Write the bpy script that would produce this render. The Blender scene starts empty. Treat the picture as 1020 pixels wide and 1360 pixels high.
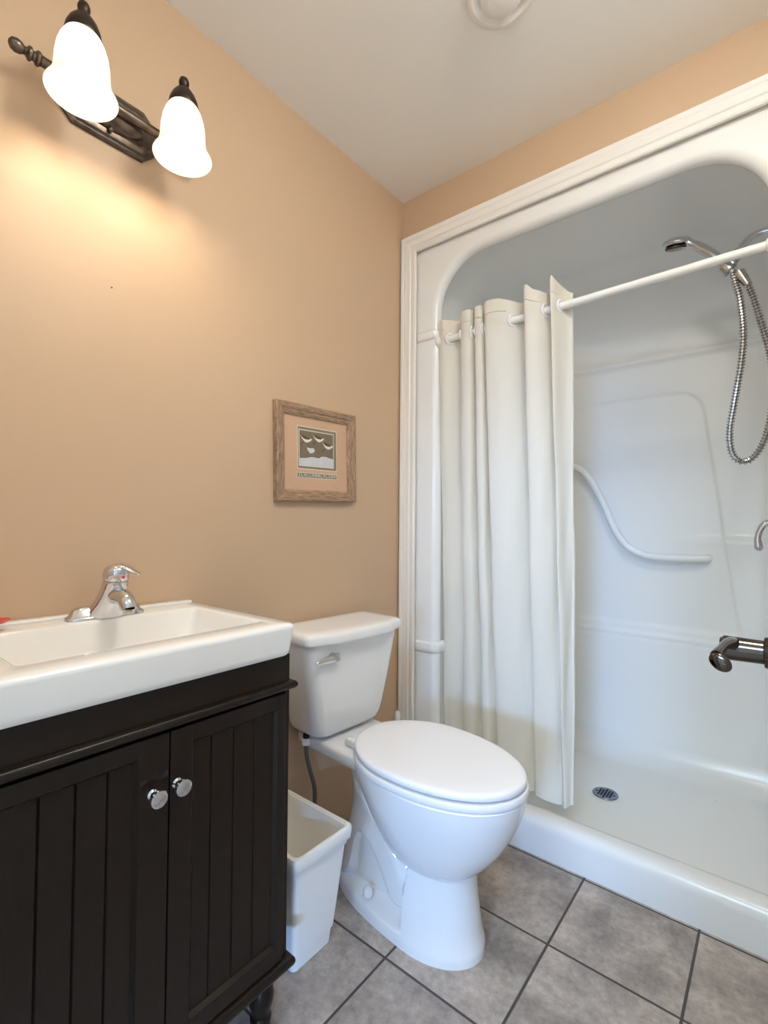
import bpy, bmesh, math, random
from math import sin, cos, pi, sqrt
from mathutils import Vector, Matrix, Euler

scene = bpy.context.scene
COL = scene.collection
random.seed(4)

# ------------------------------------------------------------------ camera
CAM = Vector((1.2265, -1.6168, 1.0841)); YAW, PITCH, ROLL, FPX = 0.6839, 0.0242, 0.0077, 645.73
fwd = Vector((-sin(YAW) * cos(PITCH), cos(YAW) * cos(PITCH), sin(PITCH)))
r0 = Vector((cos(YAW), sin(YAW), 0)); u0 = r0.cross(fwd)
rt = r0 * cos(ROLL) + u0 * sin(ROLL); up = -r0 * sin(ROLL) + u0 * cos(ROLL)
cd = bpy.data.cameras.new('camera'); cam = bpy.data.objects.new('camera', cd); COL.objects.link(cam)
M3 = Matrix((rt, up, -fwd)).transposed()
cam.matrix_world = Matrix.Translation(CAM) @ M3.to_4x4()
cd.sensor_fit = 'HORIZONTAL'; cd.sensor_width = 36.0; cd.lens = FPX / 1020 * 36.0
cd.clip_start = 0.01
scene.camera = cam

# ------------------------------------------------------------------ view, world, daylight
vs = scene.view_settings
scene.display_settings.display_device = 'sRGB'
vs.view_transform = 'Standard'; vs.look = 'None'; vs.gamma = 1.0; vs.use_curve_mapping = False
EXPOSURE = 0.22
vs.exposure = EXPOSURE
BULB_W = 0.85
BULB_COL = (1.0, 0.88, 0.72)
DAY_W = 365.0
DAY2_W = 750.0
DAY_COL = (0.27, 0.52, 1.0)
HALL_FILL_W = 85.0
FILL_LAMP_L = 46.0        # radiance of the added ceiling fill lamp
scene.cycles.use_denoising = True
scene.cycles.max_bounces = 12; scene.cycles.diffuse_bounces = 8
scene.cycles.sample_clamp_indirect = 6.0

world = bpy.data.worlds.new('World'); scene.world = world; world.use_nodes = True
bg = world.node_tree.nodes['Background']
bg.inputs['Color'].default_value = (0.60, 0.75, 1.0, 1); bg.inputs['Strength'].default_value = 1.0

def area_light(name, loc, rot, sx, sy, w, col):
    l = bpy.data.lights.new(name, 'AREA'); l.shape = 'RECTANGLE'; l.size = sx; l.size_y = sy
    l.energy = w; l.color = col
    o = bpy.data.objects.new(name, l); o.location = loc; o.rotation_euler = rot; COL.objects.link(o)
    return o
# daylight: patches of open sky outside the two hall windows, coming down through the panes and the doorway
def sky_patch(name, loc, target, sx, sy, w):
    o = area_light(name, loc, (0, 0, 0), sx, sy, w, DAY_COL)
    o.rotation_euler = (Vector(target) - Vector(loc)).to_track_quat('-Z', 'Y').to_euler()
sky_patch('far_window_daylight', (2.55, -8.6, 1.92), (0.6, -0.4, 0.55), 1.3, 0.75, DAY_W)
sky_patch('side_window_daylight', (5.8, -6.9, 1.90), (0.33, -0.78, 0.2), 1.2, 0.7, DAY2_W)
# added cool fill light under the hall ceiling, for brighter ambient
area_light('hall_fill_light', (0.9, -3.0, 2.41), (0, 0, 0), 1.2, 1.2, HALL_FILL_W, (0.58, 0.78, 1.0))

# ------------------------------------------------------------------ materials
def s2l(c):
    return tuple((x / 255 / 12.92) if x / 255 <= 0.04045 else ((x / 255 + 0.055) / 1.055) ** 2.4 for x in c)

def mat(name, col, rough=0.5, metal=0.0, spec=0.5, coat=0.0, srgb=True):
    m = bpy.data.materials.new(name); m.use_nodes = True
    b = m.node_tree.nodes['Principled BSDF']
    c = s2l(col) if srgb else col
    b.inputs['Base Color'].default_value = (*c, 1); b.inputs['Roughness'].default_value = rough
    b.inputs['Metallic'].default_value = metal; b.inputs['Specular IOR Level'].default_value = spec
    b.inputs['Coat Weight'].default_value = coat
    return m

def nodes(m): return m.node_tree.nodes, m.node_tree.links, m.node_tree.nodes['Principled BSDF']

def add_noise(m, scale, bump=0.1, dist=0.002, colvar=0.0, detail=4.0, stretch=None):
    """Noise bump and a slight colour variation in object space."""
    n, l, b = nodes(m)
    tc = n.new('ShaderNodeTexCoord'); mp = n.new('ShaderNodeMapping')
    if stretch: mp.inputs['Scale'].default_value = stretch
    l.new(tc.outputs['Object'], mp.inputs['Vector'])
    t = n.new('ShaderNodeTexNoise'); t.inputs['Scale'].default_value = scale; t.inputs['Detail'].default_value = detail
    l.new(mp.outputs['Vector'], t.inputs['Vector'])
    if bump:
        bp = n.new('ShaderNodeBump'); bp.inputs['Strength'].default_value = bump; bp.inputs['Distance'].default_value = dist
        l.new(t.outputs['Fac'], bp.inputs['Height']); l.new(bp.outputs['Normal'], b.inputs['Normal'])
    if colvar:
        base = b.inputs['Base Color'].default_value[:]
        r = n.new('ShaderNodeValToRGB')
        r.color_ramp.elements[0].position = 0.3; r.color_ramp.elements[1].position = 0.7
        r.color_ramp.elements[0].color = tuple(x * (1 - colvar) for x in base[:3]) + (1,)
        r.color_ramp.elements[1].color = tuple(min(1, x * (1 + colvar)) for x in base[:3]) + (1,)
        l.new(t.outputs['Fac'], r.inputs['Fac']); l.new(r.outputs['Color'], b.inputs['Base Color'])
    return m

M = {}
M['paint'] = add_noise(mat('tan_wall_paint', (199, 171, 143), 0.42, spec=0.35), 260, 0.10, 0.001)
M['ceiling'] = add_noise(mat('ceiling_paint', (238, 235, 230), 0.7), 200, 0.08, 0.001)
M['trim'] = add_noise(mat('white_trim_paint', (238, 234, 229), 0.35), 30, 0.04, 0.001, stretch=(8, 8, 1))
M['gel'] = mat('shower_gelcoat', (237, 237, 235), 0.2, spec=0.5)
M['pan'] = mat('shower_pan_gelcoat', (230, 230, 227), 0.22, spec=0.5)
M['ceramic'] = mat('white_ceramic', (236, 236, 236), 0.07, spec=0.55)
M['sink'] = mat('sink_ceramic', (238, 235, 230), 0.12, spec=0.5)
M['seat'] = mat('seat_plastic', (238, 236, 236), 0.13)
M['dark'] = add_noise(mat('espresso_wood', (30, 21, 14), 0.30, spec=0.3), 40, 0.12, 0.001, 0.18, stretch=(6, 6, 0.6))
M['chrome'] = mat('chrome', (215, 215, 218), 0.06, 1.0)
M['satin'] = mat('satin_chrome', (190, 188, 186), 0.16, 1.0)
M['nickel'] = mat('dark_nickel', (92, 84, 78), 0.10, 1.0)
M['bronze'] = add_noise(mat('brushed_bronze', (104, 92, 84), 0.32, 0.9), 60, 0.15, 0.0005, 0.3)
M['bronze_dark'] = mat('dark_bronze', (62, 50, 42), 0.4, 0.8)
M['bin'] = mat('bin_plastic', (243, 240, 234), 0.3)
M['rod'] = mat('rod_enamel', (240, 238, 233), 0.22)
M['hole'] = mat('shadow_black', (18, 18, 20), 0.6)
M['drain'] = mat('drain_steel', (140, 146, 156), 0.3, 1.0)
M['red'] = mat('red_plastic', (214, 62, 58), 0.3)
M['door'] = mat('door_paint', (236, 233, 228), 0.4)
M['mat'] = add_noise(mat('mat_board', (203, 166, 138), 0.8), 220, 0.1, 0.0005, 0.05, stretch=(1, 4, 0.6))
M['cream'] = mat('cream_card', (222, 212, 190), 0.7)
M['greycard'] = mat('grey_card', (132, 122, 108), 0.7)
M['print'] = add_noise(mat('print_taupe', (118, 104, 86), 0.7), 120, 0, 0, 0.15)
M['snow'] = add_noise(mat('print_pale', (205, 205, 208), 0.7), 60, 0, 0, 0.05)
M['birdbrown'] = add_noise(mat('print_brown', (84, 62, 34), 0.7), 600, 0, 0, 0.4)
M['birdwhite'] = mat('print_white', (228, 222, 214), 0.7)
M['ink'] = mat('print_ink', (60, 50, 42), 0.7)
M['braid'] = mat('braided_steel', (120, 118, 114), 0.35, 0.9)
M['hall'] = mat('hall_paint', (232, 230, 226), 0.7)

def frame_wood():
    m = mat('weathered_oak', (150, 122, 98), 0.65); n, l, b = nodes(m)
    return m
def wood(name, stretch):
    m = mat(name, (150, 120, 95), 0.62, spec=0.3); n, l, b = nodes(m)
    tc = n.new('ShaderNodeTexCoord'); mp = n.new('ShaderNodeMapping'); mp.inputs['Scale'].default_value = stretch
    l.new(tc.outputs['Object'], mp.inputs['Vector'])
    t = n.new('ShaderNodeTexNoise'); t.inputs['Scale'].default_value = 60; t.inputs['Detail'].default_value = 6; t.inputs['Roughness'].default_value = 0.7
    l.new(mp.outputs['Vector'], t.inputs['Vector'])
    r = n.new('ShaderNodeValToRGB'); e = r.color_ramp.elements
    e[0].position = 0.32; e[0].color = (*s2l((104, 80, 62)), 1); e[1].position = 0.66; e[1].color = (*s2l((188, 156, 128)), 1)
    l.new(t.outputs['Fac'], r.inputs['Fac']); l.new(r.outputs['Color'], b.inputs['Base Color'])
    bp = n.new('ShaderNodeBump'); bp.inputs['Strength'].default_value = 0.3; bp.inputs['Distance'].default_value = 0.001
    l.new(t.outputs['Fac'], bp.inputs['Height']); l.new(bp.outputs['Normal'], b.inputs['Normal'])
    return m
M['wood_h'] = wood('weathered_oak_rail', (1, 0.5, 5))
M['wood_v'] = wood('weathered_oak_stile', (1, 5, 0.5))

def tile_floor(T=0.2985, ox=0.7498, oy=-0.349, g=0.0055):
    m = mat('stone_tile', (150, 140, 130), 0.45, spec=0.4); n, l, b = nodes(m)
    tc = n.new('ShaderNodeTexCoord'); sp = n.new('ShaderNodeSeparateXYZ'); l.new(tc.outputs['Object'], sp.inputs['Vector'])
    def mth(op, a, bb=None):
        k = n.new('ShaderNodeMath'); k.operation = op
        for i, v in enumerate((a, bb)):
            if v is None: continue
            if isinstance(v, (int, float)): k.inputs[i].default_value = v
            else: l.new(v, k.inputs[i])
        return k.outputs[0]
    idx = []; d = []
    for out, o in ((sp.outputs['X'], ox), (sp.outputs['Y'], oy)):
        q = mth('DIVIDE', mth('SUBTRACT', out, o), T); idx.append(mth('FLOOR', q))
        f = mth('FRACT', q); d.append(mth('MULTIPLY', mth('MINIMUM', f, mth('SUBTRACT', 1.0, f)), T))
    dist = mth('MINIMUM', d[0], d[1])
    gr = n.new('ShaderNodeMapRange'); gr.interpolation_type = 'SMOOTHSTEP'
    gr.inputs['From Min'].default_value = g * 0.40; gr.inputs['From Max'].default_value = g * 0.75
    l.new(dist, gr.inputs['Value'])
    cx = n.new('ShaderNodeCombineXYZ'); l.new(idx[0], cx.inputs['X']); l.new(idx[1], cx.inputs['Y'])
    wn = n.new('ShaderNodeTexWhiteNoise'); wn.noise_dimensions = '3D'; l.new(cx.outputs[0], wn.inputs['Vector'])
    sc = n.new('ShaderNodeVectorMath'); sc.operation = 'MULTIPLY_ADD'
    l.new(wn.outputs['Color'], sc.inputs[0]); sc.inputs[1].default_value = (7, 7, 7); l.new(tc.outputs['Object'], sc.inputs[2])
    n1 = n.new('ShaderNodeTexNoise'); n1.inputs['Scale'].default_value = 7; n1.inputs['Detail'].default_value = 7; n1.inputs['Roughness'].default_value = 0.65
    n2 = n.new('ShaderNodeTexNoise'); n2.inputs['Scale'].default_value = 55; n2.inputs['Detail'].default_value = 6; n2.inputs['Roughness'].default_value = 0.7
    l.new(sc.outputs[0], n1.inputs['Vector']); l.new(sc.outputs[0], n2.inputs['Vector'])
    r1 = n.new('ShaderNodeValToRGB'); e = r1.color_ramp.elements
    e[0].position = 0.34; e[0].color = (*s2l((136, 126, 120)), 1); e[1].position = 0.66; e[1].color = (*s2l((190, 178, 168)), 1)
    l.new(n1.outputs['Fac'], r1.inputs['Fac'])
    r2 = n.new('ShaderNodeValToRGB'); e = r2.color_ramp.elements
    e[0].position = 0.3; e[0].color = (0.74, 0.74, 0.74, 1); e[1].position = 0.7; e[1].color = (1.17, 1.16, 1.15, 1)
    l.new(n2.outputs['Fac'], r2.inputs['Fac'])
    mx = n.new('ShaderNodeMix'); mx.data_type = 'RGBA'; mx.blend_type = 'MULTIPLY'; mx.inputs['Factor'].default_value = 1
    l.new(r1.outputs['Color'], mx.inputs['A']); l.new(r2.outputs['Color'], mx.inputs['B'])
    fx = n.new('ShaderNodeMix'); fx.data_type = 'RGBA'; fx.inputs['A'].default_value = (*s2l((72, 66, 62)), 1)
    l.new(gr.outputs['Result'], fx.inputs['Factor']); l.new(mx.outputs['Result'], fx.inputs['B'])
    l.new(fx.outputs['Result'], b.inputs['Base Color'])
    h = mth('ADD', gr.outputs['Result'], mth('MULTIPLY', n2.outputs['Fac'], 0.25))
    bp = n.new('ShaderNodeBump'); bp.inputs['Strength'].default_value = 0.5; bp.inputs['Distance'].default_value = 0.002
    l.new(h, bp.inputs['Height']); l.new(bp.outputs['Normal'], b.inputs['Normal'])
    return m
M['tile'] = tile_floor()

def cloth():
    m = bpy.data.materials.new('curtain_cloth'); m.use_nodes = True; n = m.node_tree.nodes; l = m.node_tree.links
    n.clear(); out = n.new('ShaderNodeOutputMaterial')
    d = n.new('ShaderNodeBsdfDiffuse'); t = n.new('ShaderNodeBsdfTranslucent'); mx = n.new('ShaderNodeMixShader')
    d.inputs['Color'].default_value = (*s2l((240, 235, 223)), 1); t.inputs['Color'].default_value = (*s2l((240, 232, 214)), 1)
    mx.inputs['Fac'].default_value = 0.28
    tc = n.new('ShaderNodeTexCoord'); mp = n.new('ShaderNodeMapping'); mp.inputs['Scale'].default_value = (1, 1, 0.25)
    t1 = n.new('ShaderNodeTexNoise'); t1.inputs['Scale'].default_value = 40; t1.inputs['Detail'].default_value = 5
    bp = n.new('ShaderNodeBump'); bp.inputs['Strength'].default_value = 0.35; bp.inputs['Distance'].default_value = 0.004
    l.new(tc.outputs['Object'], mp.inputs['Vector']); l.new(mp.outputs['Vector'], t1.inputs['Vector'])
    l.new(t1.outputs['Fac'], bp.inputs['Height']); l.new(bp.outputs['Normal'], d.inputs['Normal'])
    l.new(d.outputs[0], mx.inputs[1]); l.new(t.outputs[0], mx.inputs[2]); l.new(mx.outputs[0], out.inputs['Surface'])
    return m
M['cloth'] = cloth()

def glow(name, col, strength, base=(240, 232, 214)):
    m = mat(name, base, 0.25); b = m.node_tree.nodes['Principled BSDF']
    b.inputs['Emission Color'].default_value = (*col, 1); b.inputs['Emission Strength'].default_value = strength
    return m
M['shade'] = glow('frosted_shade_glass', (1.0, 0.89, 0.70), 1.0)
n_, l_, b_ = nodes(M['shade'])
tc_ = n_.new('ShaderNodeTexCoord'); sx_ = n_.new('ShaderNodeSeparateXYZ'); mr_ = n_.new('ShaderNodeMapRange'); mr_.interpolation_type = 'SMOOTHSTEP'
l_.new(tc_.outputs['Generated'], sx_.inputs[0]); l_.new(sx_.outputs['Z'], mr_.inputs['Value'])
mr_.inputs['From Min'].default_value = 0.08; mr_.inputs['From Max'].default_value = 0.5; mr_.inputs['To Min'].default_value = 0.5; mr_.inputs['To Max'].default_value = 1.0
l_.new(mr_.outputs['Result'], b_.inputs['Emission Strength'])
M['lamp'] = glow('fill_lamp_glass', (0.98, 0.97, 0.90), FILL_LAMP_L)
M['bulb'] = glow('lit_bulb', (1.0, 0.88, 0.66), 14.0)

# ------------------------------------------------------------------ mesh helpers
class MB:
    """Collects geometry for one mesh object."""
    def __init__(s): s.v = []; s.f = []
    def add(s, vs, fs):
        o = len(s.v); s.v += [tuple(x) for x in vs]; s.f += [tuple(i + o for i in f) for f in fs]; return s
    def from_bm(s, bm):
        bm.verts.index_update(); s.add([x.co for x in bm.verts], [[x.index for x in f.verts] for f in bm.faces]); bm.free(); return s
    def box(s, lo, hi, bevel=0.0, seg=2):
        bm = bmesh.new(); bmesh.ops.create_cube(bm, size=1)
        for x in bm.verts: x.co = Vector([(lo[i] + hi[i]) / 2 + x.co[i] * (hi[i] - lo[i]) for i in range(3)])
        if bevel: bmesh.ops.bevel(bm, geom=bm.edges[:], offset=bevel, segments=seg, profile=0.5, affect='EDGES')
        return s.from_bm(bm)
    def loft(s, rings, cap0=True, cap1=True, closed=True):
        n = len(rings[0]); vs = [p for r in rings for p in r]; fs = []
        m = n if closed else n - 1
        for k in range(len(rings) - 1):
            for i in range(m):
                j = (i + 1) % n; fs.append((k * n + i, k * n + j, (k + 1) * n + j, (k + 1) * n + i))
        if cap0: fs.append(tuple(range(n - 1, -1, -1)))
        if cap1: fs.append(tuple((len(rings) - 1) * n + i for i in range(n)))
        return s.add(vs, fs)
    def lathe(s, prof, origin, axis=(0, 0, 1), n=40):
        """prof: (radius, height along axis) pairs"""
        a = Vector(axis).normalized(); e = a.orthogonal().normalized(); g = a.cross(e); o = Vector(origin)
        rings = [[o + a * h + (e * cos(2 * pi * i / n) + g * sin(2 * pi * i / n)) * max(r, 1e-5) for i in range(n)] for r, h in prof]
        return s.loft(rings)
    def tube(s, pts, rad, n=14, cap=True, flat=None):
        """tube along a polyline; rad number or list"""
        P = [Vector(p) for p in pts]; rad = rad if isinstance(rad, (list, tuple)) else [rad] * len(P)
        T = [((P[min(i + 1, len(P) - 1)] - P[max(i - 1, 0)]).normalized()) for i in range(len(P))]
        e = T[0].orthogonal().normalized(); rings = []
        for p, t, r in zip(P, T, rad):
            e = (e - t * e.dot(t)).normalized(); g = t.cross(e)
            rings.append([p + (e * cos(2 * pi * i / n) + g * sin(2 * pi * i / n)) * r for i in range(n)])
        return s.loft(rings, cap, cap)
    def ellipsoid(s, c, r, n=28, m=18, rot=None):
        c = Vector(c); rings = []
        for k in range(m + 1):
            t = -pi / 2 + pi * k / m; ct = max(cos(t), 1e-4)
            ring = []
            for i in range(n):
                p = Vector((r[0] * ct * cos(2 * pi * i / n), r[1] * ct * sin(2 * pi * i / n), r[2] * sin(t)))
                if rot: p = rot @ p
                ring.append(c + p)
            rings.append(ring)
        return s.loft(rings)
    def torus(s, c, axis, R, r, n=32, m=12):
        a = Vector(axis).normalized(); e = a.orthogonal().normalized(); g = a.cross(e); c = Vector(c)
        vs = []; fs = []
        for i in range(n):
            d = e * cos(2 * pi * i / n) + g * sin(2 * pi * i / n)
            for j in range(m):
                vs.append(c + d * (R + r * cos(2 * pi * j / m)) + a * (r * sin(2 * pi * j / m)))
        for i in range(n):
            for j in range(m):
                fs.append((i * m + j, ((i + 1) % n) * m + j, ((i + 1) % n) * m + (j + 1) % m, i * m + (j + 1) % m))
        return s.add(vs, fs)
    def prism(s, poly, axis, a, b):
        """poly of 2D points extruded along axis 'x','y','z' from a to b"""
        def p3(p, t): return {'x': (t, p[0], p[1]), 'y': (p[0], t, p[1]), 'z': (p[0], p[1], t)}[axis]
        return s.loft([[p3(p, a) for p in poly], [p3(p, b) for p in poly]])
    def build(s, name, m, parent=None, smooth=35, local=False):
        me = bpy.data.meshes.new(name); me.from_pydata(s.v, [], s.f)
        bm = bmesh.new(); bm.from_mesh(me); bmesh.ops.recalc_face_normals(bm, faces=bm.faces[:]); bm.to_mesh(me); bm.free()
        if smooth:
            me.shade_smooth(); me.set_sharp_from_angle(angle=math.radians(smooth))
        me.materials.append(M[m] if isinstance(m, str) else m)
        o = bpy.data.objects.new(name, me); COL.objects.link(o)
        if parent is not None:
            root = parent
            while root.parent: root = root.parent
            if not local: me.transform(Matrix.Translation(-root.location))
            o.parent = parent
        return o

def thing(name, label, cat, loc=(0, 0, 0), rz=0.0, group=None):
    o = bpy.data.objects.new(name, None); COL.objects.link(o); o.location = loc; o.rotation_euler = (0, 0, rz)
    o.empty_display_size = 0.05; return tag(o, label, cat, group)
def tag(o, label, cat, group=None):
    o['label'] = label; o['category'] = cat
    if group: o['group'] = group
    return o
def struct(o): o['kind'] = 'structure'; return o

def rrect(x0, x1, y0, y1, r, z, k=8):
    """rounded rectangle ring at height z"""
    pts = []
    for cx, cy, a0 in ((x1 - r, y1 - r, 0), (x0 + r, y1 - r, 90), (x0 + r, y0 + r, 180), (x1 - r, y0 + r, 270)):
        for i in range(k + 1):
            a = math.radians(a0 + 90 * i / k); pts.append((cx + r * cos(a), cy + r * sin(a), z))
    return pts
def catmull(pts, per=8):
    P = [Vector(p) for p in pts]; P = [P[0] * 2 - P[1]] + P + [P[-1] * 2 - P[-2]]; out = []
    for i in range(1, len(P) - 2):
        a, b, c, d = P[i - 1], P[i], P[i + 1], P[i + 2]
        for k in range(per):
            t = k / per
            out.append(0.5 * ((2 * b) + (c - a) * t + (2 * a - 5 * b + 4 * c - d) * t * t + (3 * b - a - 3 * c + d) * t ** 3))
    out.append(P[-2]); return out
def ss(a, b, x):
    if a == b: return 1.0 if x >= a else 0.0
    t = min(1, max(0, (x - a) / (b - a))); return t * t * (3 - 2 * t)
def lerp_table(tab, z):
    if z <= tab[0][0]: return tab[0][1:]
    for a, b in zip(tab, tab[1:]):
        if z <= b[0]:
            t = (z - a[0]) / (b[0] - a[0]); return [p + (q - p) * t for p, q in zip(a[1:], b[1:])]
    return tab[-1][1:]

# ================================================================== the room
H = 2.44; RX = 1.385; FY = -1.60          # ceiling, right wall, wall with the doorway
struct(MB().box((-0.12, -4.6, -0.10), (3.2, 0.95, 0.0)).build('floor', 'tile', smooth=0))
struct(MB().box((-0.12, -4.72, H), (3.2, 0.95, H + 0.1)).build('ceiling', 'ceiling', smooth=0))
struct(MB().box((-0.12, FY - 0.12, 0), (0, 0.95, H)).build('wall_left', 'paint', smooth=0))
struct(MB().box((RX, FY, 0), (RX + 0.12, 0.95, H)).build('wall_right', 'hall', smooth=0))
CX0, CX1, CZ = 0.074, 1.298, 2.205        # rough opening for the shower
wb = MB(); wb.box((0, 0, 0), (CX0 - 0.012, 0.10, H)); wb.box((CX1 + 0.012, 0, 0), (RX, 0.10, H)); wb.box((CX0 - 0.012, 0, CZ + 0.012), (CX1 + 0.012, 0.10, H))
struct(wb.build('wall_back', 'paint', smooth=0))
struct(MB().box((0, 0.86, 0), (RX, 0.95, H)).build('wall_behind_shower', 'hall', smooth=0))
DX0, DX1, DZ = 0.47, 1.262, 2.04          # doorway
wf = MB(); wf.box((0, FY - 0.12, 0), (DX0, FY, H)); wf.box((DX1, FY - 0.12, 0), (3.2, FY, H)); wf.box((DX0, FY - 0.12, DZ), (DX1, FY, H))
struct(wf.build('wall_front', 'hall', smooth=0))
# the hall beyond the doorway, with the window the daylight comes through
struct(MB().box((-0.12, -4.6, 0), (0, FY - 0.12, H)).build('wall_hall_left', 'hall', smooth=0))
wr = MB(); wr.box((3.2, -4.72, 0), (3.32, -4.45, H)); wr.box((3.2, -3.45, 0), (3.32, FY, H)); wr.box((3.2, -4.45, 0), (3.32, -3.45, 0.50)); wr.box((3.2, -4.45, 1.16), (3.32, -3.45, H))
struct(wr.build('wall_hall_right', 'hall', smooth=0))
wn2 = MB()
for lo_, hi_ in (((-4.45, .50), (-3.45, .55)), ((-4.45, 1.11), (-3.45, 1.16)), ((-4.45, .55), (-4.40, 1.11)), ((-3.50, .55), (-3.45, 1.11))): wn2.box((3.23, lo_[0], lo_[1]), (3.29, hi_[0], hi_[1]), 0.004)
struct(wn2.build('window_2', 'trim', smooth=0))
cu = thing('daylight_blocker', 'unseen white cupboard added in the hall to block daylight from the sink front', 'cupboard', (0.38, -2.06, 0))  # added out of view to keep direct daylight off the sink front
MB().box((0.02, -2.26, 0.06), (0.72, -1.88, 1.90), 0.004).build('blocker_body', 'door', cu, smooth=0)
MB().box((0.05, -2.24, 0.0), (0.70, -1.90, 0.06)).build('blocker_plinth', 'trim', cu, smooth=0)
for x0, x1, kx in ((0.025, 0.368, 0.345), (0.372, 0.715, 0.395)):
    cdr = MB().box((x0, -2.278, 0.07), (x1, -2.26, 1.89), 0.003).build('blocker_door', 'door', cu, smooth=0)
    MB().lathe([(0.0, 0), (0.008, 0), (0.007, .012), (0.014, .018), (0.014, .024), (0.0, .026)], (kx, -2.278, 1.0), (0, -1, 0), 20).build('knob', 'chrome', cdr)
WX0, WX1, WZ0, WZ1 = 1.12, 2.08, 0.80, 1.86
wh = MB(); wh.box((-0.12, -4.72, 0), (WX0, -4.6, H)); wh.box((WX1, -4.72, 0), (3.2, -4.6, H))
wh.box((WX0, -4.72, 0), (WX1, -4.6, WZ0)); wh.box((WX0, -4.72, WZ1), (WX1, -4.6, H))
struct(wh.build('wall_hall_far', 'hall', smooth=0))
wn = MB()
for a, b in (((WX0, WZ0), (WX1, WZ0 + .05)), ((WX0, WZ1 - .05), (WX1, WZ1)), ((WX0, WZ0 + .05), (WX0 + .05, WZ1 - .05)), ((WX1 - .05, WZ0 + .05), (WX1, WZ1 - .05))):
    wn.box((a[0], -4.70, a[1]), (b[0], -4.64, b[1]), 0.004)
struct(wn.build('window_1', 'trim', smooth=0))

# casing round the shower opening: a moulded profile mitred at the corners
cas = MB()
prof = [(0.0, 0.0), (0.0, 0.010), (0.006, 0.013), (0.010, 0.011), (0.022, 0.011), (0.026, 0.015), (0.040, 0.016), (0.046, 0.019), (0.052, 0.016), (0.058, 0.021), (0.064, 0.0225), (0.068, 0.020), (0.0685, 0.0)]
def casing_ring(px, pz, dx, dz): return [(px + dx * w, -t, pz + dz * w) for w, t in prof]
rings = [casing_ring(CX0, 0.0, -1, 0), casing_ring(CX0, CZ, -1, 1), casing_ring(CX1, CZ, 1, 1), casing_ring(CX1, 0.0, 1, 0)]
cas.loft(rings, True, True)
struct(cas.build('trim_1', 'trim', smooth=30))
# door casing at the doorway (behind the camera)
dc = MB()
dc.box((DX0 - .005, FY - .13, 0), (DX0 + .012, FY + .012, DZ)); dc.box((DX1 - .012, FY - .13, 0), (DX1 + .005, FY + .012, DZ)); dc.box((DX0 - .005, FY - .13, DZ - .012), (DX1 + .005, FY + .012, DZ + .005))
struct(dc.build('trim_2', 'trim', smooth=0))

# ------------------------------------------------------------------ open door and its lever
door = struct(thing('door_1', 'white door standing open along the right wall', 'door', (1.2425, FY + .02, 0)))
del door['label']; del door['category']
LX = 1.243
d = MB().box((LX, FY + .02, 0.01), (LX + 0.035, -0.795, 2.03), 0.002); d.build('door_leaf', 'door', door, smooth=0)
ly, lz = -0.85, 0.9285
lv = MB()
lv.lathe([(0.0, 0), (0.030, 0), (0.031, 0.004), (0.026, 0.010), (0.016, 0.013), (0.0155, 0.020), (0.0125, 0.021), (0.0125, 0.026), (0.0185, 0.027), (0.0195, 0.030), (0.0185, 0.033), (0.0145, 0.034), (0.0145, 0.040), (0.0150, 0.062), (0.0153, 0.074), (0.012, 0.0785), (0.0, 0.079)], (LX, ly, lz), (-1, 0, 0), 36)
# the lever arm sweeps back towards the hinge, dips and ends in a small scroll
arm = catmull([(LX - .064, ly + .002, lz + .006), (LX - .067, ly - .025, lz + .0105), (LX - .070, ly - .052, lz + .0125), (LX - .0725, ly - .078, lz + .0115), (LX - .0745, ly - .098, lz + .009)], 8)
nA = len(arm)
lv.tube(arm, [0.0085 - 0.0035 * ss(0, .6, i / nA) + 0.001 * ss(.65, .95, i / nA) for i in range(nA)], 18)
lv.ellipsoid((LX - .070, ly - .104, lz + .0035), (0.0120, 0.0050, 0.0092), rot=Euler((0, math.radians(32), math.radians(-12))).to_matrix())
lv.build('door_lever', 'nickel', door)

# ------------------------------------------------------------------ ceiling vent
V = (0.687, -0.500)
vent = thing('ceiling_vent', 'round white exhaust vent in the ceiling with a domed middle disc', 'vent', (V[0], V[1], H))
MB().lathe([(0.050, 0), (0.088, 0), (0.089, -0.003), (0.086, -0.008), (0.078, -0.012), (0.072, -0.012), (0.068, -0.008), (0.060, -0.001), (0.050, -0.001)], (V[0], V[1], H), n=56).build('outer_ring', 'trim', vent)
MB().lathe([(0.0, -0.004), (0.010, -0.004), (0.010, -0.012), (0.045, -0.012), (0.050, -0.014), (0.050, -0.018), (0.044, -0.024), (0.028, -0.028), (0.0, -0.030)], (V[0], V[1], H), n=48).build('centre_disc', 'trim', vent)

# unseen fill lamp added to brighten the upper walls and ceiling
cl = thing('ceiling_fill_lamp', 'added unseen fill lamp of white glass on the ceiling near the doorway', 'fill lamp', (1.205, -0.95, H))
MB().lathe([(0.0, 0), (0.15, 0), (0.152, -.006), (0.150, -.022), (0.142, -.024), (0.0, -.024)], (1.205, -0.95, H), n=48).build('fill_lamp_base', 'trim', cl)
MB().lathe([(0.0, -.024), (0.138, -.024), (0.137, -.045), (0.125, -.068), (0.100, -.086), (0.06, -.098), (0.0, -.102)], (1.205, -0.95, H), n=48).build('fill_lamp_dome', 'lamp', cl)

# ================================================================== shower stall
shower = thing('shower_stall', 'white moulded one-piece shower stall with rounded arch top behind the wooden casing', 'shower', (0.686, 0.4, 0))
SX0, SX1, SY0, SY1 = 0.088, 1.270, 0.035, 0.800
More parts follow.
